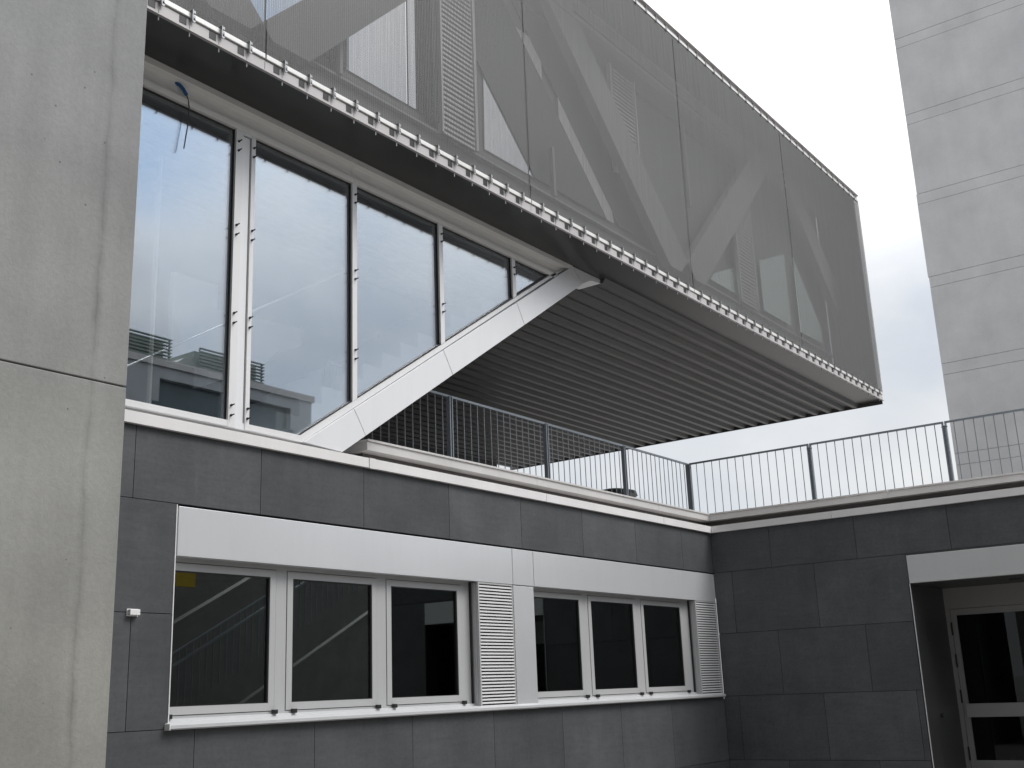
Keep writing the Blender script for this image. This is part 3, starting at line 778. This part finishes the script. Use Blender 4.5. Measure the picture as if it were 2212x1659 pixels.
railing('railing', 'galvanised bar railing running under the overhanging box to the corner', (0.95, 0.77, 4.02), (-1, 0, 0), [0, 2.03, 4.06, 6.09, 8.12], 14)
railing('railing', 'galvanised bar railing against the open sky and tower, right of the corner', (0.95, 0.77, 4.02), (0, -1, 0), [0.02, 2.08, 4.10, 6.12], 14)

# ---------------------------------------------------------------- small things
T = thing('roof_vent', 'small dark roof vent cap peeping over the coping behind the railing', 'roof vent', (1.55, 2.6, 4.02))
vx, vy = 1.62, 2.6
MB().tube([(vx, vy, 4.02), (vx, vy, 4.93)], 0.28, 18).build('shaft', 'soffit', T)
b = MB(); b.tube([(vx, vy, 4.93), (vx, vy, 5.0)], 0.42, 20, 0.40); b.tube([(vx, vy, 5.0), (vx, vy, 5.05)], 0.40, 20, 0.2)
b.build('hood', 'soffit', T)

T = thing('wall_sensor', 'small white plastic box on the slate beside the concrete wall', 'sensor', (-9.985, -0.025, 2.375))
MB().box(-10.030, -9.940, -0.045, 0.0, 2.352, 2.397).build('housing', 'plast', T, bevel=0.004)
MB().box(-10.035, -9.935, -0.008, 0.0, 2.346, 2.402).build('back_plate', 'plast', T)

T = thing('loose_cable', 'loose grey wire in a blue conduit end hanging from the header', 'cable', (-9.76, 0.0, 7.03))
MB().tube([(-9.775, 0.055, 7.045), (-9.745, 0.035, 7.03), (-9.712, 0.02, 6.995), (-9.685, 0.008, 6.945)], 0.017, 8).build('conduit', 'blue', T, smooth=True)
MB().tube([(-9.685, 0.008, 6.950), (-9.668, 0.0, 6.89), (-9.662, -0.008, 6.82), (-9.672, -0.012, 6.65), (-9.706, -0.015, 6.40)], 0.0055, 6).build('wire', 'wire', T, smooth=True)

# ---------------------------------------------------------------- opposite side of the court (seen in the glass)
OB = thing('opposite_building', 'grey building with roof louvre screens, seen only as a reflection in the glass front', 'building', (-10, -28, 0))
YO = -24.85
b = MB()
b.box(-45, 15.58, YO-12, YO, 0, 12.9-0.9); b.box(-45, 15.58, YO-12, YO, 12.87, 13.3)
b.box(-45, 8.27, YO-12, YO, 12.0, 12.87); b.box(14.47, 15.58, YO-12, YO, 12.0, 12.87); b.box(8.27, 14.47, YO-12, YO-0.6, 12.0, 12.87)
b.build('wall', 'oppwall', OB)
MB().box(-34, -19.0, YO+0.1, -1.6, 0, 26).build('shading_block', 'oppwall', OB)  # unseen block, added to shade the entrance wall
MB().box(-45.1, 15.68, YO-12.1, YO+0.08, 13.302, 13.56).build('parapet_coping', 'oppcap', OB)
MB().box(8.28, 14.46, YO-0.30, YO-0.25, 9.0, 12.86).build('window_band', 'oppdark', OB)
MB().box(8.0, 14.6, YO, YO+0.05, 8.8, 12.0).build('window_band', 'oppdark', OB)
for x0, x1 in ((2.0, 8.76), (10.02, 13.1)):
    b = MB()
    for k in range(7): b.box(x0, x1, YO-0.16, YO-0.05, 13.62+0.125*k, 13.66+0.125*k)
    for x in (x0+0.03, (x0+x1)/2, x1-0.06): b.box(x, x+0.05, YO-0.21, YO-0.161, 13.5, 14.42)
    b.box(x0+0.05, x1-0.05, YO-2.2, YO-0.5, 13.5, 14.38)
    b.build('louvre_screen', 'oppgreen', OB)
b = MB(); b.prism([(8.8, 13.5), (9.2, 13.72), (9.5, 13.95), (9.6, 14.0), (10.0, 14.06), (10.3, 14.0), (10.3, 13.5)], YO-2.4, YO-0.3)
b.build('roof_vent', 'oppgreen', OB)
ES = thing('outdoor_staircase', 'dark outdoor staircase with bar railing, seen only as a reflection in the lower windows', 'staircase', (1, -15.5, 0))
f = lambda x, o: 3.40 + (x-1.79)*0.52 + o
MB().prism([(-5, f(-5, -0.1)), (9, f(9, -0.1)), (9, f(9, 0.1)), (-5, f(-5, 0.1))], -15.2, -14.9).build('stringer', 'oppstone', ES)
MB().prism([(-5, f(-5, -0.50)), (9, f(9, -0.50)), (9, f(9, -0.46)), (-5, f(-5, -0.46))], -14.6, -14.55).build('handrail', 'galv', ES)
MB().prism([(-5, f(-5, -0.80)), (9, f(9, -0.80)), (9, f(9, -0.74)), (-5, f(-5, -0.74))], -14.6, -14.55).build('handrail', 'galv', ES)
MB().prism([(-2, f(-2, -2.9)), (12, f(12, -2.9)), (12, f(12, -2.7)), (-2, f(-2, -2.7))], -14.6, -14.4).build('stringer', 'oppstone', ES)
b = MB()
for i in range(70):
    x = -4.8+0.2*i; b.box(x-0.01, x+0.01, -14.59, -14.56, f(x, -1.9), f(x, -0.5))
b.build('balusters', 'galv', ES)
MB().box(-12, 34, -18.4, -18.0, 0, 7.4).build('stone_backing_wall', 'oppstone', ES)
T = tag(MB().box(1.4, 2.38, -14.9, -14.8, 4.42, 4.95).build('yellow_panel', 'yellow', None), 'yellow panel beside the outdoor staircase, seen only as a reflection', 'panel')
for o in bpy.data.objects:
    if 'org' in o.keys(): del o['org']
